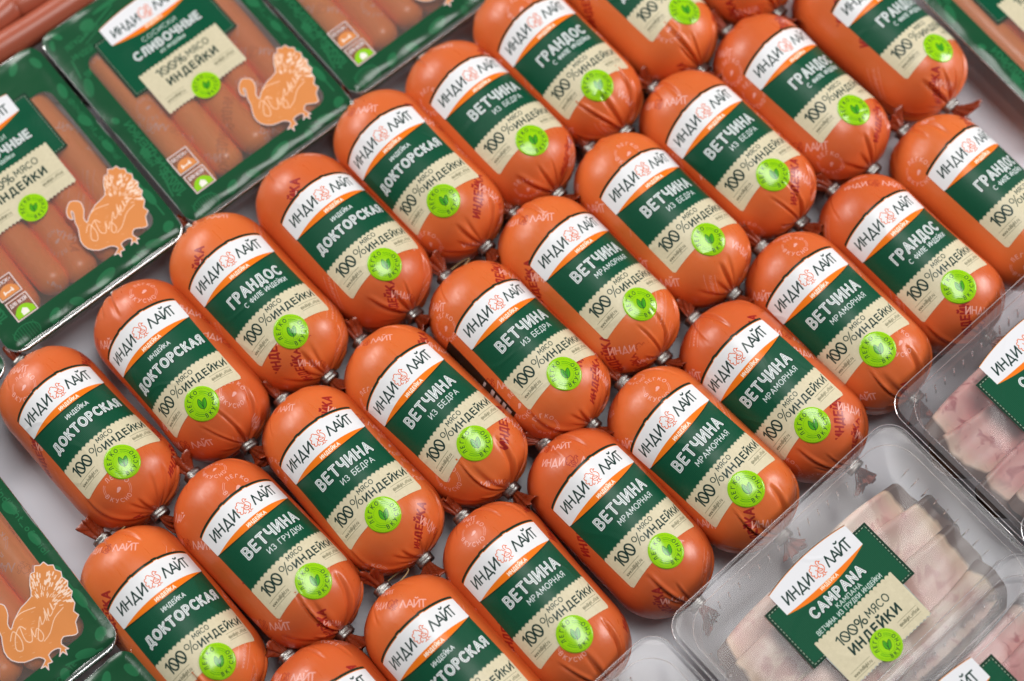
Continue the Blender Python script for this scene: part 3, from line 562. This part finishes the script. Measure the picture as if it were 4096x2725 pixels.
# arc length table along the profile
_a = np.linspace(0, A0+AL, 4000); _r = prof(_a, 0); _s = np.concatenate([[0], np.cumsum(np.hypot(np.diff(_a), np.diff(_r)))])
SMAX = _s[-1]*1.0
def s2a(s): return np.sign(s)*np.interp(np.abs(s), _s, _a)
class Body:
    def __init__(b, seed):
        g = np.random.default_rng(seed); b.cr = []
        for side in (1, -1):
            n = 17 if side > 0 else 11
            for k in range(n):
                b.cr.append((side, 2*pi*(k+g.uniform(-.75, .75))/n, .88-.78*g.uniform()**1.4, (.0018+.0056*g.uniform()**1.5)*(1 if side > 0 else .7), g.uniform(.0007, .0017), g.uniform(-.25, .25)))
        b.ph = g.uniform(0, 6.3, 8); b.am = g.uniform(.2, 1, 8); b.pear = g.uniform(-.022, .022); b.bend = g.uniform(-.0013, .0013)
    def pt(b, phi, s, off=0.):
        phi, s = np.broadcast_arrays(np.asarray(phi, float), np.asarray(s, float)); a = s2a(s); r = prof(a, s)*(1+b.pear*a/.07)
        t = np.clip((np.abs(a)-A0)/AL, 0, 1); d = np.zeros_like(r)
        for side, p0, t0, dep, wd, tw in b.cr:
            w = np.clip((t-t0)/(1-t0), 0, 1)**.8*(np.sign(a) == side); q = phi-p0-tw*(t-.5); dp = np.arctan2(np.sin(q), np.cos(q))*np.maximum(r, .004)
            sg = np.where(dp > 0, .55, 1.5)
            d -= dep*w*np.exp(-(dp/(wd*sg))**2); d += dep*.4*w*np.exp(-((dp-wd*1.9)/(wd*1.4))**2)
        lump = .0005*(b.am[0]*np.sin(phi+b.ph[0])*np.sin(a*55+b.ph[1])+b.am[2]*np.sin(2*phi+b.ph[2]+a*30)+b.am[3]*np.sin(3*phi+b.ph[3]-a*60))
        r2 = np.maximum(r+(d+lump)*np.clip(r/.012, .2, 1), .0042)+off
        # small neck drawn out towards the clip
        a2 = a+np.sign(a)*off*np.clip(t, 0, 1)
        return np.stack([a2, r2*np.sin(phi)+b.bend*(1-(a/.0737)**2), r2*np.cos(phi)], -1)
BODIES = [Body(s) for s in (3, 11, 29, 47, 53, 61, 71)]
def body_mesh(b):
    nu, nv = 256, 96; s = np.concatenate([np.linspace(-SMAX, -.03, 44), np.linspace(-.022, .022, 8), np.linspace(.03, SMAX, 44)])
    phi = np.linspace(0, 2*pi, nu, endpoint=False); PH, SS = np.meshgrid(phi, s, indexing='ij'); P = b.pt(PH, SS)
    ph2 = np.linspace(0, 1, nu+1); U, V = np.meshgrid(ph2, s/.176*1.0, indexing='ij')
    return grid('body', P, M_CAS, np.stack([U, 1-V], -1), wrap=True)
def patch(b, m, top, bot, x0, x1, nx, ny, off, uvf, sh=0, sk=0):
    xs = np.linspace(x0, x1, nx); T = np.linspace(0, 1, ny); P = np.zeros((nx, ny, 3)); U = np.zeros((nx, ny, 2))
    for i, x in enumerate(xs):
        y = top(x)+(bot(x)-top(x))*T
        P[i] = b.pt((x+sk*y)/1000/R, (y+sh-sk*x)/1000, off); U[i] = [uvf(x, q) for q in y]
    P = P[::-1]; U = U[::-1]
    # thin folded-down edge so that the paper has a thickness
    return grid('label', P, m, U)
def seal_mesh(b, sh, sk):
    n, k = 56, 12; V = [b.pt(sk*.043/R, .043+sh/1000, .0004)]; UV = [(.5, .5)]; F = []
    for i in range(1, k+2):
        r = 12.3*min(i, k)/k
        for j in range(n):
            a = 2*pi*j/n; x, y = r*cos(a), r*sin(a); V.append(b.pt((x+sk*(43+y))/1000/R, (43+y+sh-sk*x)/1000, .00042 if i <= k else -.0001)); UV.append((.5+x/25.2, .5-y/25.2))
    for j in range(n): F.append((0, 1+(j+1) % n, 1+j))
    for i in range(k):
        for j in range(n): F.append((1+i*n+j, 1+i*n+(j+1) % n, 1+(i+1)*n+(j+1) % n, 1+(i+1)*n+j))
    return mesh('seal', [v.reshape(3) for v in V], F, M_SEAL, UV)
def clip_mesh():
    pr = [(-2.8, 3.6), (-2.9, 5.2), (-2.4, 5.9), (-.5, 5.95), (0, 5.5), (.5, 5.95), (2.4, 5.9), (2.9, 5.2), (2.8, 3.6)]
    n = 28; P = np.zeros((n, len(pr), 3))
    for i in range(n):
        a = 2*pi*i/n; q = (abs(cos(a))**3.2+abs(sin(a))**3.2)**(-1/3.2)
        for j, (x, r) in enumerate(pr): P[i, j] = (x/1000, r*q*cos(a)*.98/1000, r*q*sin(a)*.84/1000)
    return grid('clip', P, M_CLIP, wrap=True)
def tail_mesh(seed):
    g = np.random.default_rng(seed); n, k = 72, 16; P = np.zeros((n, k+8, 3)); ph = g.uniform(0, 6.3, 4); L_ = g.uniform(12, 15.5); bend = g.uniform(-.5, .5, 2); pl = int(g.integers(6, 9))
    for i in range(n):
        a = 2*pi*i/n
        for j in range(k+8):
            t = min(j, k)/k; rr = 2.8+6.0*t**1.15
            pleat = 1+(.1+.42*t)*(abs(sin(pl*a/2+ph[0]+.5*t))*2-1)*.75+.15*t*sin(3*a+ph[1])+.1*t*sin(13*a+ph[2])
            x = L_*t*(1+.14*t*sin(2*a+ph[3])+.06*t*sin(9*a+ph[1])); rad = rr*pleat
            if j > k:
                q = (j-k)/8; rad *= 1-q*.97; x -= 6*q**.6
            y, z = rad*cos(a), rad*sin(a)*.62
            P[i, j] = (x/1000, (y+bend[0]*x*t*.9)/1000, (z+bend[1]*x*t*.7+x*t*.3)/1000)
    return grid('casing_tail', P[:, ::-1], M_TAIL, wrap=True)
ME_BODY = [body_mesh(b) for b in BODIES]
ME_CLIP = clip_mesh(); ME_TAIL = [tail_mesh(s) for s in range(7)]
def label_meshes(v, bi, sh, sk):
    b = BODIES[bi]
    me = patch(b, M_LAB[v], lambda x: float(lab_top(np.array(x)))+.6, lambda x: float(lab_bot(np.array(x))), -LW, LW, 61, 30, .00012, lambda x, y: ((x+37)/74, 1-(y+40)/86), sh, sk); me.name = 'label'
    ms = patch(b, M_STRIP, lambda x: float(lab_top(np.array(x))), lambda x: float(lens_bot(np.array(x))), -LW-.15, LW+.15, 61, 12, .0003, lambda x, y: ((x+37)/74, 1-(y+40)/30), sh, sk); ms.name = 'brand_strip'
    return me, ms, seal_mesh(b, sh, sk)
FEAT = {'D': 'small word above long word', 'G': 'bold word over long thin line', 'B': 'bold word over two short words', 'M': 'bold word over nine-letter word', 'R': 'thin line unlike all others'}
TAB = [ # key, variety, x, y, angle, roll deg, label shift mm, skew deg
('A0','D',-.2925,.3248,-46.0,6.8,-.2,-.8),('A1','D',-.2322,.3744,-48.0,-11.7,-.3,.3),('A2','G',-.1801,.4239,-47.1,-2.2,1.7,1.2),('A3','D',-.1216,.4710,-47.1,4.9,3.0,1.2),
('A4','D',-.0683,.5232,-48.5,-13.5,-2.9,-.2),('A5','B',-.0167,.5640,-47.8,5.4,.2,.6),('A6','G',.0339,.6151,-48.5,-5.6,3.2,-.2),('A7','D',.0909,.6657,-47.5,14,0,0),('A8','G',.1504,.7145,-47.5,5,0,0),
('B0','D',-.2255,.1956,-47.4,11.0,4.6,.9),('B1','R',-.1650,.2430,-45.2,11.7,.9,0),('B2','B',-.1093,.2949,-48.3,-5.2,-1.4,.7),('B3','B',-.0532,.3408,-45.4,-5.8,-.7,-3.5),('B4','B',.0044,.3880,-47.0,5.8,-.3,.2),
('B5','M',.0542,.4375,-46.7,8.8,.6,.2),('B6','B',.1081,.4873,-48.6,4.6,-1.7,.6),('B7','B',.1578,.5401,-46.5,-5.6,-.2,-1.0),('B8','G',.2136,.5846,-48.5,9.0,-2.4,-1.4),('B9','G',.2750,.6356,-47.5,14,1,0),
('C0','D',-.0973,.1178,-47.5,0,0,0),('C1','D',-.0352,.1619,-47.5,-7.5,-4.5,0),('C2','M',.0163,.2108,-48.9,-1.8,-5.8,-.7),('C3','M',.0734,.2643,-47.8,-.1,-3.9,-2.7),('C4','M',.1310,.3093,-45.8,-9.6,-4.1,-3.2),
('C5','M',.1823,.3577,-45.3,-18.3,-4.4,-1.4),('C6','M',.2305,.4094,-48.2,-11.3,-5.8,.2),('C7','G',.2853,.4546,-47.8,-5.8,-3.5,.6),('C8','G',.3408,.5022,-47.5,9,-4,0)]
ORD = ['first', 'second', 'third', 'fourth', 'fifth', 'sixth', 'seventh', 'eighth', 'ninth', 'tenth']
ROWN = {'A': 'stubby sausage from lower left in back row', 'B': 'stubby sausage from lower left in middle row', 'C': 'stubby sausage from lower left in front row'}
for idx, (key, v, x, y, ang, roll, sh, skew) in enumerate(TAB):
    t = empty('stubby_sausage', (x, y, 0), radians(ang))
    tag(t, '%s %s, %s' % (ORD[int(key[1])], ROWN[key[0]], FEAT[v]), 'sausage', 'stubby orange sausages lying side by side in three rows')
    bi = (idx*3+idx//4) % 7; rx = -radians(roll); q = random.uniform(.99, 1.012); t.scale = (q, random.uniform(.985, 1.01), q); d = Rz = (0, 0, R+.0002)
    ob('body', ME_BODY[bi], t, d, (rx, 0, 0))
    ml, ms, me_s = label_meshes(v, bi, sh, radians(-skew))
    lb = ob('label', ml, t, d, (rx, 0, 0))
    ob('brand_strip', ms, lb)
    ob('seal', me_s, t, d, (rx, 0, 0))
    for sgn in (1, -1):
        q = random.uniform(-.4, .4); e = (0, 0, 0 if sgn > 0 else pi)
        oc = ob('clip', ME_CLIP, t, (sgn*(A0+AL+.0022), 0, R-.0005), (q, 0, e[2]+random.uniform(-.06, .06))); oc.scale = (1.12, 1.12, 1.12)
        ot = ob('casing_tail', random.choice(ME_TAIL), t, (sgn*(A0+AL+.0040), 0, R-.0005), (random.uniform(-.9, .9)+(pi if (key[0] == 'A' and sgn < 0) or (key[0] == 'C' and sgn > 0) else 0), 0, e[2]+random.uniform(-.35, .35))); ot.scale = (1.0, .98, .98) if not (key[0] == 'C' and sgn > 0) else (.9, .9, .9)
    if key in ('B4', 'C0', 'B0', 'C1'):
        c0 = np.array([-(A0+AL+.002), 0, R]); pts = [c0+np.array([.0+.004*sin(a), .012*cos(a)+.010, .006*sin(a)]) for a in np.linspace(0, 2*pi, 18)[:-1]]
        ob('twine_loop', tube('twine_loop', pts, .0006, M_TWINE, True, 6), t)
    if key == 'B4':
        b = BODIES[bi]
        me = patch(b, M_CODE, lambda x: -34, lambda x: 36, -62, -46.5, 12, 12, .00015, lambda x, y: (0, 0)); me.name = 'back_label'
        bl = ob('back_label', me, t, d, (rx, 0, 0))
        for k_, (y0, y1) in enumerate(((4, 6), (12, 15), (17, 22), (24, 27), (28.5, 33))):
            m2 = patch(b, M_CODEW, lambda x: y0, lambda x: y1, -54, -48.2 if k_ % 2 else -49, 6, 4, .0003, lambda x, y: (0, 0)); m2.name = 'printed_bar'
            ob('printed_bar', m2, bl)

# ------------------------------------------------------------------ thin sausages
def capsule_mesh(name, r, L_, m, curve=0., nu=28, blunt=2.2):
    T = np.concatenate([-np.linspace(1, 0, 9)[:-1], [0]]); prs = []
    for q in np.linspace(0, 1, 9): prs.append((-L_/2-r*.9*(1-q)**1.0+0*q, r*(1-(1-q)**blunt)**.5))
    xs = [p[0] for p in prs]+list(np.linspace(-L_/2, L_/2, 18)[1:-1])+[-p[0] for p in prs[::-1]]; rs = [p[1] for p in prs]+[r]*16+[p[1] for p in prs[::-1]]
    P = np.zeros((nu, len(xs), 3)); U = np.zeros((nu+1, len(xs), 2))
    for i in range(nu+1):
        a = 2*pi*i/nu
        for j, (x, rr) in enumerate(zip(xs, rs)):
            rr = max(rr, r*.05)*(1+.02*sin(x*90))
            if i < nu: P[i, j] = (x, rr*sin(a)+curve*(x/L_*2)**2, rr*cos(a))
            U[i, j] = (i/nu*.32, -x/.176)
    return grid(name, P, m, U, wrap=True)
ME_FRK = [capsule_mesh('thin_sausage', .0124, .126, M_FRK, c) for c in (.002, -.0025, .0012)]

def rrect(x0, y0, x1, y1, r, n=6):
    P = []
    for cx, cy, a in ((x1-r, y1-r, 0), (x0+r, y1-r, 90), (x0+r, y0+r, 180), (x1-r, y0+r, 270)):
        for k in range(n+1): P.append((cx+r*cos(radians(a+90*k/n)), cy+r*sin(radians(a+90*k/n))))
    return np.array(P)
def loft(name, rings, m, cap=False, sm=True):
    """rings: list of (n,2) outlines with z"""
    P = np.stack([np.concatenate([np.asarray(o), np.full((len(o), 1), z)], 1) for o, z in rings], 1)
    me = grid(name, P, m, wrap=True, sm=sm)
    if cap:
        n = len(rings[0][0]); k = len(rings); V = P.reshape(-1, 3); F = [tuple(p.vertices) for p in me.polygons]+[tuple(i*k+k-1 for i in range(n))]
        me = mesh(name, V, F, m, sm=sm)
    return me
PW, PH = .150, .198
def film_mesh(zb):
    nx, ny = 61, 81; P = np.zeros((nx, ny, 3)); U = np.zeros((nx, ny, 2)); g = np.random.default_rng(5)
    for i in range(nx):
        for j in range(ny):
            u, v = i/(nx-1), j/(ny-1); x, y = u*PW, v*PH
            # rounded corners
            r = .012; cx = min(max(x, r), PW-r); cy = min(max(y, r), PH-r); dx, dy = x-cx, y-cy; dd = max(abs(dx), abs(dy)); h = math.hypot(dx, dy)
            if h > 1e-9 and dx and dy: x, y = cx+dx*dd/h, cy+dy*dd/h
            e = min(x, PW-x, y, PH-y)
            z = -.0016*math.exp(-(e/.003)**2)-.0035*max(0, 1-y/.012)**2
            w = .0004*sin(x*190+y*70+2*sin(y*60))*math.exp(-((e-.006)/.008)**2)
            inw = min(max((min(x-.017, .137-x, y-.019, .160-y))/.012, 0), 1)
            z += w+inw*(.0003*cos(2*pi*(x-.0285)/.0238)-.0006)
            P[i, j] = (x, y, z); U[i, j] = (u, v)
    return grid('printed_film', P, M_FILM, U)
ME_FILM = film_mesh(0)
def green_pack(ox, oy, ang, zf, label, frk, tilt=(0, 0)):
    t = empty('film_pack', (ox, oy, 0), radians(ang)); tag(t, label, 'meat pack', 'green film packs of thin sausages')
    f = ob('printed_film', ME_FILM, t, (0, 0, zf))
    rings = [(rrect(.001, .001, PW-.001, PH-.001, .011), zf-.0022), (rrect(.006, .006, PW-.006, PH-.006, .010), zf-.0026), (rrect(.010, .010, PW-.010, PH-.010, .012), zf-.012), (rrect(.016, .016, PW-.016, PH-.016, .014), .004), (rrect(.03, .03, PW-.03, PH-.03, .010), .0025)]
    ob('tray', loft('tray', rings, M_WALL, True), t)
    pts = [(x, y, zf-.0021) for x, y in rrect(.0004, .0004, PW-.0004, PH-.0004, .0115)]
    ob('sealed_edge', tube('sealed_edge', pts, .0007, M_RIM, True, 6), t)
    a = radians(ang); e = np.array([cos(a), sin(a)]); n = np.array([-sin(a), cos(a)])
    for k in frk:
        x = .0285+k*.0238; q = np.array([ox, oy])+e*x+n*(.098+random.uniform(-.004, .004))
        s = empty('thin_sausage', (q[0], q[1], zf-.0285), a+pi/2+random.uniform(-.02, .02))
        s.location.z = zf-.0272
        bo = ob('body', random.choice(ME_FRK), s, (0, 0, .0117), (random.uniform(0, 6), 0, 0))
        yield s, k
PACKS = [(-.347, .3789, 39.5, .050, 'green film pack with a turkey drawing at the left edge, above the first back-row sausage', range(5), 'the left edge green pack'),
         (-.2275, .4774, 40, .050, 'green film pack shown most fully, at the upper left behind the fourth back-row sausage', range(5), 'the most visible green pack'),
         (-.1146, .5808, 40, .050, 'green film pack cut off by the top edge, behind the sixth back-row sausage', range(5), 'the green pack at the top edge'),
         (-.2529-.150*cos(radians(40)), .1809-.150*sin(radians(40)), 40, .0640, 'green film pack in the lower left with its orange turkey touching the picture edge', range(5), 'the lower left green pack'),
         (-.3483-.150*cos(radians(40)), .3709-.150*sin(radians(40)), 40, .050, 'green film pack of which only one rounded corner shows at the left edge', [], ''),
         (.4104, .5370, 38.6, .050, 'green film pack in the top right corner, right of the last middle-row sausage', range(5), 'the top right green pack')]
a5 = radians(43.4)
PACKS.append((-.2531-.150*cos(a5)+.198*sin(a5)+.001, .1808-.150*sin(a5)-.198*cos(a5)-.002, 43.4, .0600, 'green film pack under the lower left pack, cut off by the bottom edge', [], ''))
for ox, oy, ang, zf, lab, frk, where in PACKS:
    for s, k in green_pack(ox, oy, ang, zf, lab, frk):
        tag(s, '%s thin sausage from the left inside %s' % (ORD[k], where), 'sausage', 'thin sausages inside the green film packs')
# loose smoked sausages in the top left corner
def loose(x, y, ang, L_, r, z, lab):
    s = empty('smoked_sausage', (x, y, z), radians(ang)); tag(s, lab, 'sausage', 'loose smoked sausages in the top left corner')
    ob('body', capsule_mesh('body', r, L_, M_LOOSE, .004), s, (0, 0, r))
    ob('end_knot', tube('end_knot', [(L_/2+r*.7, .004, r), (L_/2+r*.7+.006, .004, r), (L_/2+r*.7+.010, .005, r*.9)], [.003, .002, .0035], M_TAIL), s)
loose(-.3410, .6580, 38.5, .27, .0115, .030, 'long brown smoked sausage lying along the top edge of the leftmost green packs')
loose(-.3960+.0, .6435, 33, .05, .0118, .030, 'brown smoked sausage with a blunt end at the left edge of the picture')
loose(-.330, .6905, 38, .10, .0115, .030, 'brown smoked sausage just showing at the top edge, behind the long one')
u3 = ob('shade_sheet', box('shade_sheet', -.62, .60, .0005, -.30, 1.0, .004, simple('shade_sheet', C(52, 40, 42), .5), .001)); tag(u3, 'dark sheet added as shade beneath the loose smoked sausages in the top left corner', 'shade sheet')  # dark sheet added on the shelf for the shade under the loose sausages
u3.rotation_euler.z = 0

# ------------------------------------------------------------------ clear trays of sliced meat
TA = radians(41.9); TE = np.array([cos(TA), sin(TA)]); TN = np.array([-sin(TA), cos(TA)]); TO = np.array([.097, .1887])
TW, TD = .213, .150
def tray_xy(x, y): return TO+TE*x/1000+TN*y/1000
def slice_mesh(name, L_, d1, d2, m, seed, h=.006):
    """one slice folded in half lengthwise: along x, fold ridge at y=0, both leaves run to -y"""
    g = np.random.default_rng(seed); nx, ns = 72, 40; P = np.zeros((nx, ns, 3)); rim = np.zeros(nx*ns)
    ph = g.uniform(0, 6.3, 6); tot = d1+d2
    for j in range(ns):
        q = -d1+tot*j/(ns-1); d = abs(q); k = d/(d1 if q < 0 else d2)
        half = L_/2*(1-.15*min(k, 1)**5)*(1-.05*math.exp(-d/.005))
        half *= 1-.02
        for i in range(nx):
            u = -1+2*i/(nx-1); uu = math.copysign(abs(u)**.85, u)
            jag = 1+.012*sin(q*130+ph[0]*(1 if u > 0 else 2))+.004*sin(q*420+ph[1])
            x = uu*half*jag+.004*sin(ph[2]+q*30)
            # cross-section: half circle fold then flat leaves sagging down
            r = h/2; e0 = d
            if d < r*pi/2: a = q/r; y = -r+r*cos(a); z = r*sin(a)
            else: e = d-r*pi/2; y = -r-e*.93; z = (r if q > 0 else -r)-e*.2+.0016*sin(e*180+ph[3]+x*22)
            z += .0026*sin(x*34+ph[4]+e0*40)+.0009*sin(x*95+ph[5]+q*60)+.0016*sin(x*22+q*90+ph[0]); y += .0045*sin(x*20+ph[3])+.0012*sin(x*60+ph[1])
            P[i, j] = (x, y, z); rim[i*ns+j] = max(abs(u)**.9*1.0 if abs(u) > .8 else 0, k if k > .8 else 0, abs(u))
    me = grid(name, P, m)
    at = me.attributes.new('rim', 'FLOAT', 'POINT'); at.data.foreach_set('value', rim.astype(np.float32))
    return me
def clear_tray(dx, dy, zf, lab, slices, hm, lx=100, ly=-40, ham_lab='', withlabel=True):
    o2 = tray_xy(dx, dy); t = empty('clear_tray', (o2[0], o2[1], 0), TA); tag(t, lab, 'food tray', 'clear plastic trays of sliced meat')
    F = rrect(0, -TD, TW, 0, .016, 8)
    rings = [(F, zf), (rrect(.007, -TD+.007, TW-.007, -.007, .022, 8), zf-.0003), (rrect(.0085, -TD+.0085, TW-.0085, -.0085, .024, 8), zf-.002), (rrect(.0125, -TD+.012, TW-.0125, -.012, .026, 8), zf-.014),
             (rrect(.024, -TD+.024, TW-.024, -.024, .026, 8), .014), (rrect(.030, -TD+.030, TW-.030, -.030, .022, 8), .009), (rrect(.04, -TD+.04, TW-.04, -.04, .012, 8), .008)]
    ob('tray_body', loft('tray_body', rings, M_TRAY, True), t)
    ob('rim_edge', tube('rim_edge', [(x, y, zf+.0004) for x, y in F], .0004, M_RIM, True, 6), t)
    ob('rim_edge', tube('rim_edge', [(x, y, zf-.0012) for x, y in rrect(.0078, -TD+.0078, TW-.0078, -.0078, .023, 8)], .00035, M_RIM, True, 6), t)
    # ribs along the upper walls
    V, Fc = [], []
    def rib(p, q):
        b = len(V); tm = tube('x', [p, q], .0006, M_RIM, False, 6); V.extend([tuple(v.co) for v in tm.vertices]); Fc.extend([tuple(i+b for i in f.vertices) for f in tm.polygons]); bpy.data.meshes.remove(tm)
    for k in range(17):
        x = .032+k*.0093; rib((x, -.0128, zf-.015), (x, -.0165, zf-.024)); rib((x, -TD+.0128, zf-.015), (x, -TD+.0165, zf-.024))
    for k in range(10):
        y = -.034-k*.0093; rib((TW-.0133, y, zf-.015), (TW-.0168, y, zf-.024)); rib((.0133, y, zf-.015), (.0168, y, zf-.024))
    rb = ob('wall_ribs', mesh('wall_ribs', V, Fc, M_RIM), t); rb['kind'] = 'stuff'
    nx, ny = 30, 24; P = np.zeros((nx, ny, 3))
    for i in range(nx):
        for j in range(ny):
            x = .003+(TW-.006)*i/(nx-1); y = -TD+.003+(TD-.006)*j/(ny-1); e = min(x, TW-x, -y, TD+y)
            cx = min(max(x, .014), TW-.014); cy = min(max(y, -TD+.014), -.014); h = math.hypot(x-cx, y-cy); m_ = max(abs(x-cx), abs(y-cy))
            if h > 1e-9 and x != cx and y != cy: x, y = cx+(x-cx)*m_/h, cy+(y-cy)*m_/h
            P[i, j] = (x, y, zf+.0007+(-.0012+.0006*sin(x*60+y*40)+.0004*sin(x*150-y*90))*min(1, max(0, (e-.008)/.02)))
    ob('lid_film', grid('lid_film', P, M_LID), t)
    if withlabel:
        # label outline: panel, strip and kraft part as one cut paper shape
        nx, ny = 97, 2; P = []; U = []; Fq = []
        def lt(x): return (7.6+3.6*(1-(x/35.2)**2)) if abs(x) <= 35.2 else 0
        def lbm(x): return -71.5+.4*math.cos(x*2) if abs(x) <= 35.3 else -46
        xs = sorted(set([-46.5, 46.5, -35.3, -35.2, 35.2, 35.3]+list(np.linspace(-46.5, 46.5, 90))))
        for x in xs:
            for k in range(9):
                y = lt(x)+(lbm(x)-lt(x))*k/8; P.append(((lx+x)/1000, (ly+y)/1000, zf+.0016)); U.append(((x+48)/96, (y+79)/92))
        for i in range(len(xs)-1):
            for k in range(8): Fq.append((i*9+k, i*9+k+1, (i+1)*9+k+1, (i+1)*9+k))
        # the round seal sticks out below the kraft part
        b = len(P); n = 32
        P.append(((lx-1)/1000, (ly-66)/1000, zf+.0019)); U.append((47/96, 13/92))
        for k in range(n):
            a = 2*pi*k/n; x, y = -1+10.7*cos(a), -66+10.7*sin(a); P.append(((lx+x)/1000, (ly+y)/1000, zf+.0019)); U.append(((x+48)/96, (y+79)/92))
            Fq.append((b, b+1+k, b+1+(k+1) % n))
        ob('label', mesh('label', P, Fq, M_CAMP, U, sm=False), t)
    for k, (sx, sy, L_, d1, d2, z, rz) in enumerate(slices):
        q = tray_xy(dx+sx, dy+sy); s = ob('meat_slice', slice_mesh('meat_slice', L_/1000, d1/1000, d2/1000, hm, abs(k*7+int(dx)+5)+int(abs(dy))), None, (q[0], q[1], z), (0, 0, TA+radians(rz)))
        tag(s, ham_lab % ORD[k], 'meat slice', 'folded slices in the clear trays')
SL = [(106, -33, 182, 34, 34, .040, 1.5), (103, -50, 196, 40, 50, .047, -2), (101, -82, 188, 40, 48, .051, 1.2), (100, -104, 184, 34, 40, .054, -2), (102, -123, 178, 20, 20, .053, 1)]
clear_tray(0, 0, .070, 'clear tray of pale folded slices with a square green label, shown most fully', SL, M_HAM, ham_lab='%s pale folded slice from the top in the most visible clear tray')
SL2 = [(106, -26, 192, 36, 34, .044, 2), (106, -46, 200, 40, 48, .049, -3), (105, -74, 196, 38, 48, .053, 2), (106, -101, 192, 34, 40, .055, -1), (106, -124, 180, 20, 18, .053, 0)]
clear_tray(216, 8, .070, 'clear tray of pink marbled slices at the right edge, right of the front row', SL2, M_HAM2, lx=101.5, ly=-32, ham_lab='%s pink marbled slice from the top in the right edge tray')
SL3 = [(110, -34, 170, 34, 36, .036, 0), (104, -58, 186, 38, 42, .04, 0), (104, -84, 180, 36, 42, .042, 0)]
clear_tray(-216, 3, .066, 'clear tray cut off by the bottom edge, left of the fully visible tray', SL3, M_HAM, withlabel=False, ham_lab='%s slice from the top in the tray cut off by the bottom edge')
clear_tray(-3.4, -118, .0765, 'clear tray in the lower right corner resting on the rim of the tray above it', SL2[:4], M_HAM2, lx=100, ly=-36.5, ham_lab='%s slice from the top in the lower right corner tray')
clear_tray(214, -108, .074, 'clear tray of pink slices at the right edge, below the pink marbled tray', SL2[:4], M_HAM2, withlabel=False, ham_lab='%s pink slice from the top in the lower right edge tray')
